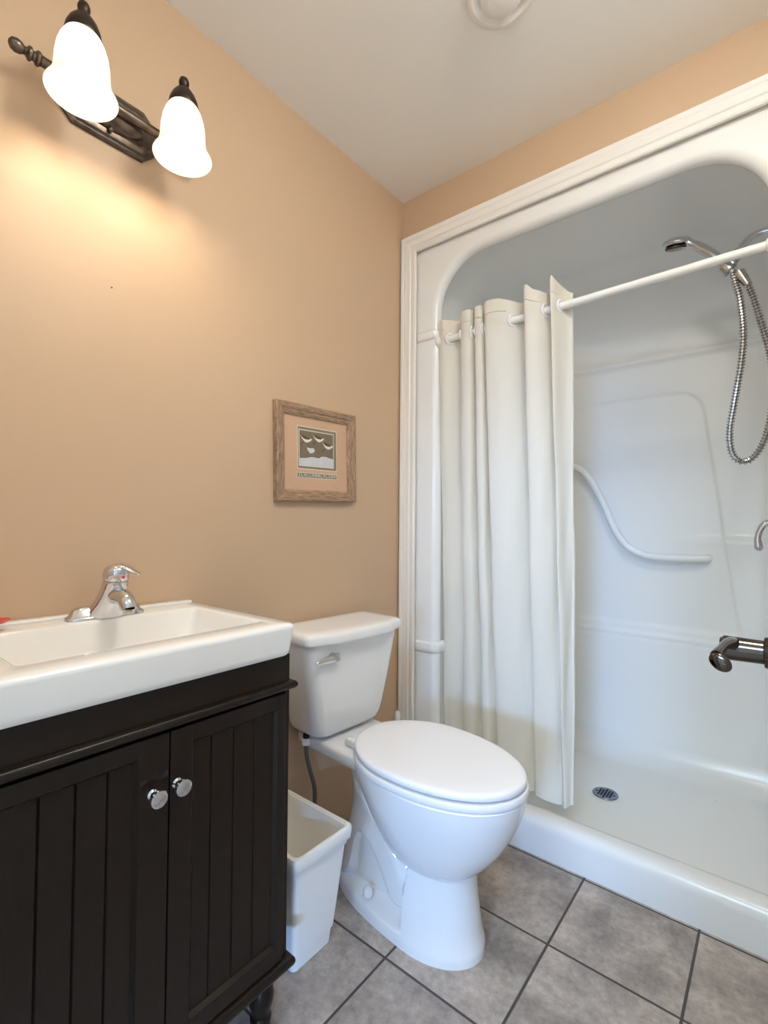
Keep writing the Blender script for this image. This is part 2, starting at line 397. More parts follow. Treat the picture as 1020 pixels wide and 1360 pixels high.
# --- surround: U-shaped walls lofted upwards into a domed top
RC = 0.11
def u_path():
    P = []      # (x, y, inward normal, tag position)
    n1 = 40
    for i in range(n1): P.append((SX0, SY0 + (SY1 - RC - SY0) * i / n1, 1, 0))
    for i in range(18):
        a = pi / 2 * i / 18; P.append((SX0 + RC - RC * cos(a), SY1 - RC + RC * sin(a), cos(a), -sin(a)))
    n2 = 190
    for i in range(n2): P.append((SX0 + RC + (SX1 - SX0 - 2 * RC) * i / n2, SY1, 0, -1))
    for i in range(18):
        a = pi / 2 * i / 18; P.append((SX1 - RC + RC * sin(a), SY1 - RC + RC * cos(a), -sin(a), -cos(a)))
    for i in range(n1 + 1): P.append((SX1, SY1 - RC + (SY0 - SY1 + RC) * i / n1, -1, 0))
    return P
UP = u_path()
def in_panel(x, z):
    """recessed trapezoid panel of the back wall: 1 inside, 0 outside"""
    right = 0.972 + (1.66 - z) * 0.125
    if z > 1.56:                                   # rounded top corner
        cxr = 0.972 - 0.10 + 0.012
        if x > cxr:
            dd = sqrt((x - cxr) ** 2 + (z - 1.56) ** 2); return ss(0.106, 0.094, dd)
    f = ss(right + 0.008, right - 0.008, x) * ss(1.668, 1.652, z) * ss(0.235, 0.275, x)
    return f * ss(0.63, 0.66, z)
def inward(x, y, nx, ny, z):
    d = 0.0
    d += 0.010 * math.exp(-((z - 1.822) / 0.014) ** 2) + 0.006 * ss(1.80, 1.84, z)
    d += 0.006 * math.exp(-((z - 0.600) / 0.010) ** 2) + 0.004 * ss(0.60, 0.57, z)
    if ny < -0.5: d -= 0.007 * in_panel(x, z)
    # low ledge (soap shelf) wrapping the right corner
    w = ss(0.84, 1.15, x) * (1 if y > 0.3 or x > 0.7 else 0)
    d += 0.034 * w * ss(1.050, 1.015, z) * ss(0.10, 0.75, z)
    return d
DT = 1.95; DR = 0.24                            # dome start, dome rise
zs = [0.04 + (DT - 0.04) * i / 330 for i in range(331)] + [DT + DR * sin(pi / 2 * i / 26) for i in range(1, 27)]
rings = []
for z in zs:
    ins = 0.0 if z <= DT else DR * (1 - sqrt(max(0, 1 - ((z - DT) / DR) ** 2)))
    ring = []
    for x, y, nx, ny in UP:
        d = inward(x, y, nx, ny, z) * (1 if z < DT else 1) + ins
        px, py = x + nx * d, y + ny * d
        ring.append((min(max(px, SX0), SX1), max(py, SY0), z))
    rings.append(ring)
sm = MB(); sm.loft(rings, False, False, closed=False)
# flat crown closing the dome: strips between mirrored points of the top ring
top = rings[-1]; n = len(top); base = (len(rings) - 1) * n
for i in range(40 + 18):
    sm.f.append((base + i, base + i + 1, base + n - 2 - i, base + n - 1 - i))
sm.build('surround', 'gel', shower, smooth=50)

# --- front flange: a flat face with an arched opening and a soft roll into the stall
def arch(off, zb):
    """opening outline (open polyline from bottom left over the arch to bottom right), grown by off"""
    x0, x1, zt, R = 0.160 - off, 1.226 + off, 2.146 + off, 0.205 + off * 0.8
    pts = [(x0, zb + (zt - R - zb) * i / 60) for i in range(60)]
    pts += [(x0 + R - R * cos(pi / 2 * i / 24), zt - R + R * sin(pi / 2 * i / 24)) for i in range(24)]
    pts += [(x0 + R + (x1 - x0 - 2 * R) * i / 30, zt) for i in range(30)]
    pts += [(x1 - R + R * sin(pi / 2 * i / 24), zt - R + R * cos(pi / 2 * i / 24)) for i in range(24)]
    pts += [(x1, zt - R - (zt - R - zb) * i / 60) for i in range(61)]
    return pts
def frame_outer(zb):
    x0, x1, zt = CX0 - 0.008, CX1 + 0.008, CZ + 0.008
    pts = [(x0, zb + (1.94 - zb) * i / 60) for i in range(60)]
    pts += [(x0, 1.94 + (zt - 1.94) * i / 12) for i in range(12)] + [(x0 + 0.205 * i / 12, zt) for i in range(12)]
    pts += [(x0 + 0.205 + (x1 - x0 - 0.41) * i / 30, zt) for i in range(30)]
    pts += [(x1 - 0.205 + 0.205 * i / 12, zt) for i in range(12)] + [(x1, zt - (zt - 1.94) * i / 12) for i in range(12)]
    pts += [(x1, 1.94 - (1.94 - zb) * i / 60) for i in range(61)]
    return pts
ZB = 0.10
fr = [[(x, 0.012, z) for x, z in frame_outer(ZB)]]
for k in range(11):                              # the roll: front face -> rounded lip -> return into the stall
    a = pi * 0.62 * k / 10
    off = 0.020 - 0.028 * sin(a); yy = 0.012 + 0.028 * (1 - cos(a))
    fr.append([(x, yy, z) for x, z in arch(off, ZB)])
fr.append([(x, 0.075, z) for x, z in arch(0.055, ZB)])
fm = MB(); fm.loft(fr, False, False, closed=False)
fm.build('front_flange', 'gel', shower, smooth=60)
# --- collars on both jambs
def collar(zc, h, side):
    xa, xb = (CX0 + 0.001, 0.166) if side < 0 else (1.220, CX1 - 0.001)
    m = MB()
    prof2 = [(0.0, -h / 2 - .004), (0.006, -h / 2), (0.010, -h / 2 + .006), (0.011, 0), (0.010, h / 2 - .004), (0.004, h / 2 + .002), (0.0, h / 2 + .004)]
    rings = []
    for o, dz in prof2:
        xin = xb + o * 0.7 if side < 0 else xa - o * 0.7
        ring = []
        if side < 0:
            ring = [(xa, 0.014 - o, zc + dz)] + [(xin - 0.030 + 0.030 * sin(a), 0.044 - o - (0.030) * cos(a), zc + dz) for a in [pi / 2 * i / 10 for i in range(11)]] + [(xin, 0.070, zc + dz), (xa, 0.070, zc + dz)]
        else:
            ring = [(xb, 0.014 - o, zc + dz)] + [(xin + 0.030 - 0.030 * sin(a), 0.044 - o - (0.030) * cos(a), zc + dz) for a in [pi / 2 * i / 10 for i in range(11)]] + [(xin, 0.070, zc + dz), (xb, 0.070, zc + dz)]
        rings.append(ring)
    m.loft(rings); return m.build('jamb_collar', 'gel', shower, smooth=40)
for sd in (-1, 1):
    collar(1.850, 0.034, sd); collar(0.592, 0.040, sd)

# --- pan with threshold
ths = [(-0.040, 0.0), (-0.040, 0.085), (-0.038, 0.100), (-0.031, 0.113), (-0.020, 0.120), (-0.006, 0.122), (0.020, 0.120), (0.036, 0.116), (0.046, 0.108), (0.054, 0.094), (0.062, 0.078), (0.074, 0.064), (0.090, 0.057)]
DRN = (0.690, 0.415)
ys = [0.11 + (SY1 + 0.0 - 0.11) * i / 44 for i in range(45)]
nx_ = 110
xs = [CX0 - 0.006 + (CX1 - CX0 + 0.012) * i / nx_ for i in range(nx_ + 1)]
def fil(dist, R=0.10): return 0.0 if dist >= R else R - sqrt(max(0, R * R - (R - max(dist, 0)) ** 2))
rings = []
def pan_z(x, y, zb):
    return zb + max(fil(x - SX0), fil(SX1 - x), fil(SY1 - y))
for y, z in ths: rings.append([(x, y, z if y < 0.05 else max(z, pan_z(x, y, 0.0) if False else z + (fil(x - SX0) + fil(SX1 - x)) * ss(.05, .11, y))) for x in xs])
for y in ys:
    ring = []
    for x in xs:
        dd = sqrt((x - DRN[0]) ** 2 + (y - DRN[1]) ** 2)
        zb = 0.044 + 0.022 * dd - 0.004 * ss(0.062, 0.046, dd)
        ring.append((x, y, pan_z(x, y, zb)))
    rings.append(ring)
pm = MB(); pm.loft(rings, False, False, closed=False)
pm.build('shower_pan', 'pan', shower, smooth=60)
# --- drain
dz = 0.0405
dr = MB().lathe([(0.0, 0.0), (0.041, 0.0), (0.044, 0.0015), (0.046, 0.003), (0.044, 0.005), (0.040, 0.0045), (0.0, 0.004)], (DRN[0], DRN[1], dz), n=44).build('drain_cover', 'drain', shower)
hl = MB()
for i in range(-3, 4):
    for j in range(-3, 4):
        hx, hy = i * 0.0105, j * 0.0105
        if hx * hx + hy * hy < 0.033 ** 2:
            hl.box((DRN[0] + hx - .0035, DRN[1] + hy - .0035, dz + .0035), (DRN[0] + hx + .0035, DRN[1] + hy + .0035, dz + .0052))
hl.build('drain_slots', 'hole', dr, smooth=0)
# --- moulded grab bar
gb = catmull([(0.425, 0.800, 1.372), (0.435, 0.772, 1.372), (0.472, 0.757, 1.362), (0.524, 0.757, 1.318), (0.590, 0.757, 1.198), (0.638, 0.757, 1.080), (0.692, 0.757, 0.996), (0.761, 0.757, 0.957), (0.834, 0.757, 0.950), (0.930, 0.757, 0.950), (0.975, 0.762, 0.951), (0.992, 0.780, 0.951), (0.995, 0.803, 0.951)], 8)
MB().tube(gb, 0.0155, 18).build('grab_bar', 'gel', shower)
MB().lathe([(0.0, 0), (0.005, 0.0), (0.005, 0.002), (0.0, 0.003)], (1.03, 0.62, 0.052), n=12).build('screw_cap', 'trim', shower)

# ------------------------------------------------------------------ hand shower
HY = 0.38
hs = thing('hand_shower', 'chrome hand shower hanging in a bracket with a long looping metal hose', 'shower head', (1.236, HY, 2.03))
WX = SX1 - 0.006
am = catmull([(WX, HY, 2.020), (1.235, HY, 2.038), (1.204, HY, 2.050), (1.165, HY, 2.046), (1.140, HY, 2.026), (1.122, HY, 1.998)], 8)
MB().tube(am, 0.0115, 16).build('shower_arm', 'chrome', hs)
MB().lathe([(0.0, 0), (0.028, 0), (0.029, 0.004), (0.018, 0.010), (0.013, 0.012), (0.0, 0.012)], (WX + .002, HY, 2.018), (-1, 0, 0.3)).build('wall_flange', 'chrome', hs)
br = MB()
br.lathe([(0.0, 0), (0.016, 0), (0.018, 0.006), (0.018, 0.03), (0.014, 0.036), (0.0, 0.036)], (1.128, HY, 2.008), (-0.55, 0, -0.83), 24)
br.box((1.090, HY - .019, 1.955), (1.122, HY + .019, 1.985), 0.006)
br.lathe([(0.0, 0), (0.022, 0), (0.023, 0.005), (0.020, 0.030), (0.0, 0.030)], (1.105, HY - .004, 1.948), (-0.66, 0, 0.75), 24)
br.build('bracket', 'satin', hs)
hd = catmull([(1.112, HY - .004, 1.938), (1.085, HY - .004, 1.978), (1.055, HY - .004, 2.018), (1.025, HY - .004, 2.052), (1.000, HY - .004, 2.076), (0.972, HY - .004, 2.094)], 6)
k = len(hd)
hh = MB(); hh.tube(hd, [0.0125 + 0.004 * ss(0, .4, i / k) - 0.003 * ss(.5, .8, i / k) + 0.008 * ss(.8, 1, i / k) for i in range(k)], 20)
rotH = Euler((math.radians(17), math.radians(8), 0)).to_matrix()
hh.ellipsoid((0.948, HY - .004, 2.101), (0.045, 0.040, 0.0185), rot=rotH)
hdl = hh.build('handset', 'chrome', hs)
sp = MB(); sp.lathe([(0.0, 0), (0.034, 0), (0.037, 0.003), (0.037, 0.008), (0.0, 0.008)], (0.946, HY + .002, 2.0790), (0.10, -0.30, 1), 30); sp.ellipsoid((0.974, HY - .022, 2.0735), (.006, .006, .007)); sp.build('spray_face', 'nickel', hdl)
hp = catmull([(1.108, HY - .004, 1.940), (1.118, HY - .006, 1.895), (1.129, HY - .01, 1.838), (1.137, HY - .014, 1.734), (1.132, HY - .016, 1.634), (1.114, HY - .016, 1.511), (1.099, HY - .016, 1.411), (1.100, HY - .016, 1.348), (1.112, HY - .014, 1.312), (1.134, HY - .01, 1.298), (1.160, HY - .006, 1.311), (1.184, HY - .002, 1.352), (1.201, HY, 1.412), (1.213, HY, 1.500), (1.212, HY, 1.590), (1.201, HY, 1.672), (1.182, HY, 1.760), (1.164, HY, 1.841), (1.150, HY, 1.888)], 40)
# resample evenly and rib the hose
acc = [0]
for a, b in zip(hp, hp[1:]): acc.append(acc[-1] + (b - a).length)
def along(s_):
    lo = 0
    while lo < len(acc) - 2 and acc[lo + 1] < s_: lo += 1
    t = (s_ - acc[lo]) / max(1e-9, acc[lo + 1] - acc[lo]); return hp[lo].lerp(hp[lo + 1], t)
N = int(acc[-1] / 0.0026); hq = []; hr = []
for i in range(N + 1):
    hq.append(along(acc[-1] * i / N)); hr.append((0.0115, 0.0115, 0.0070, 0.0070)[i % 4])
MB().tube(hq, hr, 12).build('metal_hose', 'satin', hs, smooth=20)
MB().lathe([(0.0, 0), (0.0125, 0), (0.0135, 0.010), (0.017, 0.045), (0.018, 0.055), (0.014, 0.058), (0.0, 0.058)], (1.151, HY, 1.886), (-0.44, 0, 0.90), 24).build('hose_coupling', 'satin', hs)

# ------------------------------------------------------------------ shower valve
sv = thing('shower_valve', 'chrome shower valve with a curved lever on the right side of the stall', 'shower valve', (SX1, 0.35, 1.07))
MB().lathe([(0.0, 0), (0.075, 0), (0.076, 0.004), (0.060, 0.010), (0.028, 0.014), (0.024, 0.045), (0.0, 0.047)], (SX1 - .004, 0.35, 1.075), (-1, 0, 0), 40).build('wall_plate', 'chrome', sv)
hv = catmull([(SX1 - .040, 0.35, 1.082), (1.205, 0.35, 1.096), (1.188, 0.35, 1.092), (1.176, 0.35, 1.072), (1.170, 0.35, 1.045), (1.172, 0.35, 1.020)], 8); k = len(hv)
hvm = MB().ellipsoid((1.172, 0.35, 1.019), (.0118, .0118, .013)); hvm.tube(hv, [0.013 - 0.004 * ss(0, .6, i / k) + .003 * ss(.7, 1, i / k) for i in range(k)], 16)
hvm.build('lever_handle', 'chrome', sv)

# ------------------------------------------------------------------ curtain rod
def rod_z(x): return 1.818 + 0.022 * (x - 0.16) / 1.05
RY = 0.030
rod = thing('curtain_rod', 'white straight tension rod across the shower opening', 'curtain rod', (0.68, RY, 1.83))
MB().tube([(0.168, RY, rod_z(.168)), (1.222, RY, rod_z(1.222))], 0.0125, 24).build('rod_tube', 'rod', rod)
for x, s_ in ((0.162, 1), (1.224, -1)):
    MB().lathe([(0.0, 0), (0.021, 0), (0.022, 0.004), (0.020, 0.014), (0.015, 0.020), (0.0, 0.020)], (x, RY, rod_z(x)), (s_, 0, 0.02), 24).build('end_cap', 'rod', rod)

# ------------------------------------------------------------------ shower curtain
sc_ = thing('shower_curtain', 'cream cloth shower curtain bunched at the left end of the rod behind the toilet', 'shower curtain', (0.43, 0.05, 0.135))
topc = [(.174, .016), (.192, .012), (.212, .022), (.232, .046), (.252, .064), (.264, .064), (.270, .040), (.275, .012), (.296, .004), (.316, .010), (.322, .040), (.326, .068), (.333, .040), (.337, .008), (.350, .002), (.363, .008), (.367, .040), (.371, .062), (.376, .036), (.382, .000), (.410, -.006), (.445, .002), (.478, .026), (.505, .060), (.520, .078), (.532, .058), (.535, .020), (.540, -.010), (.560, -.012), (.585, .002), (.605, .034), (.618, .070), (.626, .050), (.630, .010), (.634, -.014), (.643, -.004), (.655, .030), (.668, .052), (.682, .064), (.690, .050)]
botc = [(.172, .082), (.190, .080), (.208, .080), (.232, .088), (.248, .097), (.256, .092), (.260, .080), (.264, .066), (.285, .056), (.308, .060), (.320, .076), (.328, .094), (.340, .080), (.346, .062), (.360, .052), (.380, .056), (.390, .076), (.398, .090), (.406, .074), (.414, .054), (.440, .050), (.470, .054), (.505, .066), (.528, .082), (.540, .090), (.546, .078), (.550, .064), (.556, .054), (.575, .052), (.600, .054), (.625, .062), (.640, .076), (.646, .070), (.650, .058), (.655, .050), (.662, .054), (.668, .066), (.673, .074), (.679, .080), (.683, .074)]
Tp = catmull([(x, y, 0) for x, y in topc], 6); Bp = catmull([(x, y, 0) for x, y in botc], 6)
ZT, ZBm = 1.903, 0.137
TOPZ = [(.17, -.004), (.26, -.012), (.28, .0), (.36, .002), (.40, .006), (.44, .004), (.50, -.012), (.525, -.012), (.545, .020), (.556, .012), (.57, -.004), (.60, -.014), (.626, -.008), (.637, .022), (.65, .002), (.67, -.018), (.69, -.028)]
def cur(i, t, push=0.0):
    """point i of the curtain at t (0 = top edge, 1 = hem)"""
    a, b = Tp[i], Bp[i]; w = ss(0, 1, t) * 0.35 + t * 0.65
    p = a.lerp(b, w)
    q = (Tp[min(i + 1, len(Tp) - 1)] - Tp[max(i - 1, 0)]).normalized(); nrm = Vector((q.y, -q.x, 0))
    amp = 0.0022 * ss(0.05, 0.5, t)
    off = amp * sin(9 * t + 0.13 * i) + amp * 0.6 * sin(23 * t + 0.31 * i + 1.7)
    p = p + nrm * (off + push)
    dzt = lerp_table(TOPZ, Tp[i].x)[0] * (1 - ss(0, 0.05, t)) if t < .05 else 0.0
    return Vector((p.x, p.y, ZT + (ZBm - ZT) * t + 0.006 * sin(0.09 * i) * t + dzt))
TS = [0.0, .006, .012, .018, .0225, .0245, .0258, .028] + [.028 + (1 - .028) * k / 112 for k in range(1, 113)]
def sheet_slit(ts, push):
    """cloth rows; where a fold passes in front of the rod the cloth is slit along the rod"""
    m_ = MB(); rows = [[cur(i, t, push(k)) for i in range(len(Tp))] for k, t in enumerate(ts)]; n_c = len(Tp)
    m_.v = [tuple(p) for r in rows for p in r]
    for k in range(len(ts) - 1):
        for i in range(n_c - 1):
            if abs(ts[k] - .0245) < 1e-6 and max(rows[k][i].y, rows[k][i + 1].y) < RY - .016: continue
            m_.f.append((k * n_c + i, k * n_c + i + 1, (k + 1) * n_c + i + 1, (k + 1) * n_c + i))
    return m_
sheet_slit(TS, lambda k: 0.0).build('curtain_panel', 'cloth', sc_, smooth=70)
sheet_slit([0.0, .010, .018, .0225, .0245, .0258, .034, .044, .050], lambda k: 0.0006 if k in (0, 8) else 0.0016).build('top_hem', 'cloth', sc_, smooth=70)
bh = MB(); bh.loft([[cur(i, 0.982 + k * 0.018 / 4, 0.0014) for i in range(len(Tp))] for k in range(5)], False, False, closed=False)
bh.build('bottom_hem', 'cloth', sc_, smooth=70)
# rings where the cloth crosses the rod
for i in range(3, len(Tp) - 3):
    a, b = cur(i, 0.04), cur(i + 1, 0.04)
    if (a.y - RY) * (b.y - RY) <= 0 and a.y != b.y:
        c = a.lerp(b, (RY - a.y) / (b.y - a.y)); q = (b - a).normalized(); nrm = Vector((q.y, -q.x, 0))
        MB().torus((c.x, c.y, rod_z(c.x)), nrm.lerp(Vector((1 if nrm.x > 0 else -1, 0, 0)), .3), 0.0205, 0.0042, 30, 10).build('grommet', 'rod', sc_)

# ================================================================== vanity cabinet
VY0, VY1, VX = -1.458, -0.932, 0.412
van = thing('vanity_cabinet', 'dark espresso vanity cabinet with two beadboard doors under the white sink', 'cabinet', (0.2, -1.195, 0))
b = MB()
t = 0.018
b.box((0.004, VY1 - t, 0.150), (VX - .018, VY1, 0.806), 0.001); b.box((0.004, VY0, 0.150), (VX - .018, VY0 + t, 0.806), 0.001)
b.box((0.004, VY0 + t, 0.150), (VX - .018, VY1 - t, 0.166))
b.box((VX - .018, VY0, 0.735), (VX, VY1, 0.806), 0.001)            # top rail
b.box((VX - .018, VY0, 0.150), (VX, VY1, 0.182), 0.001)            # bottom rail
b.box((VX - .018, VY1 - .012, 0.172), (VX, VY1, 0.735), 0.001); b.box((VX - .018, VY0, 0.172), (VX, VY0 + .012, 0.735), 0.001)
b.build('carcass', 'dark', van, smooth=0)
def moulding(z0, h, dpt, nm):
    """half-round strip round the front and the open end"""
    m = MB(); rings = []
    pr = [(0.0, z0)] + [(dpt * sin(a), z0 + h / 2 - h / 2 * cos(a)) for a in [pi * i / 10 for i in range(1, 10)]] + [(0.0, z0 + h)]
    for px, py, dx, dy in ((0.02, VY1, 0, 1), (VX, VY1, 1, 1), (VX, VY0, 1, -1), (0.02, VY0, 0, -1)):
        rings.append([(px + dx * o, py + dy * o, z) for o, z in pr])
    m.loft(rings); return m.build(nm, 'dark', van, smooth=40)
moulding(0.731, 0.020, 0.013, 'top_moulding'); moulding(0.148, 0.030, 0.014, 'base_moulding')
DXF = VX + 0.006
def cab_door(y0, y1, py0, py1, grooves, label, ky, kz):
    z0, z1, pz0, pz1 = 0.181, 0.727, 0.214, 0.698
    fr_ = MB()
    bx = lambda a, c, e, g: fr_.box((VX - .012, a, e), (DXF, c, g), 0.0012)
    bx(y0, py0, z0, z1); bx(py1, y1, z0, z1); bx(py0, py1, z0, pz0); bx(py0, py1, pz1, z1)
    dd = fr_.build('cabinet_door', 'dark', van, smooth=0)
    # sticking: a small slope from frame to panel
    st = MB(); e = 0.006; xf, xb = DXF - .0005, DXF - .0085
    st.loft([[(xf, py0, pz0), (xf, py1, pz0), (xf, py1, pz1), (xf, py0, pz1)], [(xb, py0 + e, pz0 + e), (xb, py1 - e, pz0 + e), (xb, py1 - e, pz1 - e), (xb, py0 + e, pz1 - e)]], False, False)
    st.build('panel_bead', 'dark', dd, smooth=0)
    # beadboard panel: profile with V grooves
    xp = DXF - .009; g = 0.0022; pts = [(xp, py0 + .001)]
    for gy in grooves: pts += [(xp, gy - g), (xp - .003, gy), (xp, gy + g)]
    pts += [(xp, py1 - .001), (xp - .006, py1 - .001), (xp - .006, py0 + .001)]
    pp = MB(); pp.loft([[(x, y, z) for x, y in pts] for z in (pz0 + .001, pz1 - .001)]); pp.build('beadboard_panel', 'dark', dd, smooth=0)
    kn = MB(); kn.lathe([(0.0, 0), (0.0085, 0), (0.0085, 0.003), (0.0055, 0.006), (0.005, 0.014), (0.009, 0.018), (0.0135, 0.021), (0.0145, 0.024), (0.0135, 0.027), (0.009, 0.0285), (0.0, 0.029)], (DXF, ky, kz), (1, 0, 0), 32)
    kn.build('knob', 'chrome', dd)
cab_door(-1.1945, -0.9465, -1.154, -0.966, [-1.112, -1.064, -1.017], None, -1.184, 0.637)
cab_door(-1.4455, -1.1975, -1.434, -1.247, [-1.383, -1.336, -1.291], None, -1.226, 0.635)
for fx in (0.376, 0.05):
    for fy in (-0.968, -1.422):
        MB().lathe([(0.0, 0), (0.013, 0.0), (0.017, 0.004), (0.0225, 0.018), (0.0215, 0.032), (0.0155, 0.042), (0.0165, 0.046), (0.022, 0.051), (0.022, 0.056), (0.0175, 0.061), (0.0185, 0.068), (0.025, 0.085), (0.027, 0.102), (0.024, 0.116), (0.020, 0.126), (0.028, 0.132), (0.030, 0.138), (0.030, 0.1515), (0.0, 0.1515)], (fx, fy, 0), n=30).build('bun_foot', 'dark', van)

# ------------------------------------------------------------------ sink
SKX, SKY0, SKY1, SKT, SKB = 0.437, -1.462, -0.934, 0.874, 0.808
sk = thing('sink', 'white rectangular ceramic vanity sink with a wide shallow basin', 'sink', (0.2, -1.198, SKB))
m = MB(); R = rrect
def so(i, z, r=0.014): return R(0.003, SKX - i, SKY0 + i, SKY1 - i, r, z)
bx0, bx1, by0, by1 = 0.098, 0.366, -1.402, -0.972
def bo(i, z, r): return R(bx0 + i * 0.7, bx1 - i, by0 + i, by1 - i, r, z)
rings = [R(0.02, SKX - .03, SKY0 + .03, SKY1 - .03, .01, SKB), so(0.012, SKB), so(0.009, SKB + .003), so(0.007, SKB + .012), so(0.001, SKT - .010), so(0.0008, SKT - .006), so(0.003, SKT - .002), so(0.006, SKT),
         R(0.03, SKX - .03, SKY0 + .03, SKY1 - .03, .012, SKT), bo(-.004, SKT, 0.014), bo(-.001, SKT - .0012, 0.014), bo(0.001, SKT - .004, 0.014), bo(0.004, SKT - .012, 0.015), bo(0.012, SKT - .035, 0.02), bo(0.020, SKT - .058, 0.026), bo(0.032, SKT - .074, 0.03), bo(0.055, SKT - .082, 0.03), bo(0.10, SKT - .086, 0.025)]
m.loft(rings, False, True); m.build('basin', 'sink', sk, smooth=40)
MB().box((0.003, SKY0 + .004, SKT - .001), (0.034, SKY1 - .010, SKT + .007), 0.003, 3).build('rear_ledge', 'sink', sk, smooth=40)
MB().lathe([(0.0, 0), (0.021, 0), (0.022, 0.002), (0.016, 0.003), (0.0, 0.003)], (0.235, -1.187, SKT - .086), n=28).build('drain_flange', 'chrome', sk)

# ------------------------------------------------------------------ faucet
FX, FYc, FZ = 0.064, -1.165, SKT
fa = thing('faucet', 'chrome single-lever faucet on the rear rim of the white sink', 'faucet', (FX, FYc, FZ))
fb = MB()
def fring(i, z, hl, hw):
    pts = []
    for j in range(48):
        a = 2 * pi * j / 48; ca, sa = cos(a), sin(a)
        pts.append((FX + (hw - i) * math.copysign(abs(ca) ** .75, ca), FYc + (hl - i) * math.copysign(abs(sa) ** .75, sa), z))
    return pts
fb.loft([fring(0, FZ, .081, .027), fring(0, FZ + .004, .081, .027), fring(.002, FZ + .007, .081, .027), fring(.006, FZ + .010, .080, .027), fring(.008, FZ + .021, .076, .0255), fring(.012, FZ + .026, .072, .025), fring(.018, FZ + .027, .068, .025)])
fb.build('base_plate', 'chrome', fa)
bd = MB(); rings = []
for z, cx_, a_, b_ in ((0.004, .006, .0270, .046), (0.018, .011, .0275, .041), (0.034, .020, .0275, .0335), (0.052, .031, .0270, .0280), (0.068, .040, .0262, .0258), (0.080, .0455, .0256, .0252), (0.0835, .0465, .0248, .0246)):
    rings.append([(FX + cx_ + a_ * cos(2 * pi * j / 40), FYc + b_ * sin(2 * pi * j / 40), FZ + z - 0.10 * (a_ * cos(2 * pi * j / 40))) for j in range(40)])
bd.loft(rings)
sp_ = catmull([(FX + .030, FYc, FZ + .048), (FX + .065, FYc, FZ + .052), (FX + .090, FYc, FZ + .050), (FX + .106, FYc, FZ + .041), (FX + .113, FYc, FZ + .028)], 7)
bd.tube(sp_, [0.0185 - .003 * i / len(sp_) for i in range(len(sp_))], 22)
body = bd.build('spout_body', 'chrome', fa)
MB().lathe([(0.0, 0), (0.0105, 0), (0.0115, .002), (0.0115, .008), (0.0, .008)], (FX + .1135, FYc, FZ + .022), (0.05, 0, 1), 24).build('aerator', 'satin', body)
hc = MB(); rings = []
for z, r, sx in ((0.085, .0240, .0235), (0.088, .0255, .0240), (0.098, .0262, .0255), (0.108, .0245, .029), (0.114, .0195, .031), (0.118, .010, .033), (0.119, .001, .034)):
    rings.append([(FX + .0235 + sx + r * cos(2 * pi * j / 36), FYc + r * sin(2 * pi * j / 36), FZ + z - 0.12 * r * cos(2 * pi * j / 36)) for j in range(36)])
hc.loft(rings)
# lever: a flat tongue running forward over the spout
rings = []
for u_, w_, th, dz_ in ((-.004, .016, .006, .108), (.012, .0185, .007, .110), (.030, .0165, .006, .106), (.046, .0125, .0045, .098), (.056, .009, .0035, .093), (.060, .004, .002, .0915)):
    ca_, sa_ = cos(math.radians(48)), sin(math.radians(48))      # the lever is swung towards the toilet
    rings.append([(FX + .052 + .8 * u_ * ca_ - w_ * cos(2 * pi * j / 20) * sa_, FYc + .8 * u_ * sa_ + w_ * cos(2 * pi * j / 20) * ca_, FZ + dz_ + .004 + th * sin(2 * pi * j / 20)) for j in range(20)])
hc.loft(rings); hc.build('lever_handle', 'chrome', fa)
MB().lathe([(0.0, 0), (0.0035, 0), (0.0035, .0012), (0.0, .0015)], (FX + .0735, FYc + .004, FZ + .092), (1, 0.1, 0), 14).build('temperature_dot', 'red', fa)

# red plastic dish at the left end of the rim, only its tip is in the picture
rd = thing('soap_dish', 'red plastic soap dish on the rear rim at the left end of the sink', 'soap dish', (0.07, -1.385, SKT))
q = MB(); rings = []
for z, a_, b_ in ((0.012, .016, .020), (0.015, .024, .032), (0.021, .030, .042), (0.0225, .030, .042), (0.0195, .026, .036), (0.017, .016, .020)):
    rings.append([(0.07 + a_ * cos(2 * pi * j / 40), -1.385 + b_ * sin(2 * pi * j / 40) * (1 + .10 * (sin(2 * pi * j / 40) > .9)), SKT + z) for j in range(40)])
q.loft(rings); q.build('dish_bowl', 'red', rd)
MB().lathe([(0.0, 0), (0.014, 0), (0.015, .002), (0.012, .006), (0.012, .013), (0.0, .013)], (0.072, -1.378, SKT + .0005), n=24).build('dish_foot', 'red', rd)

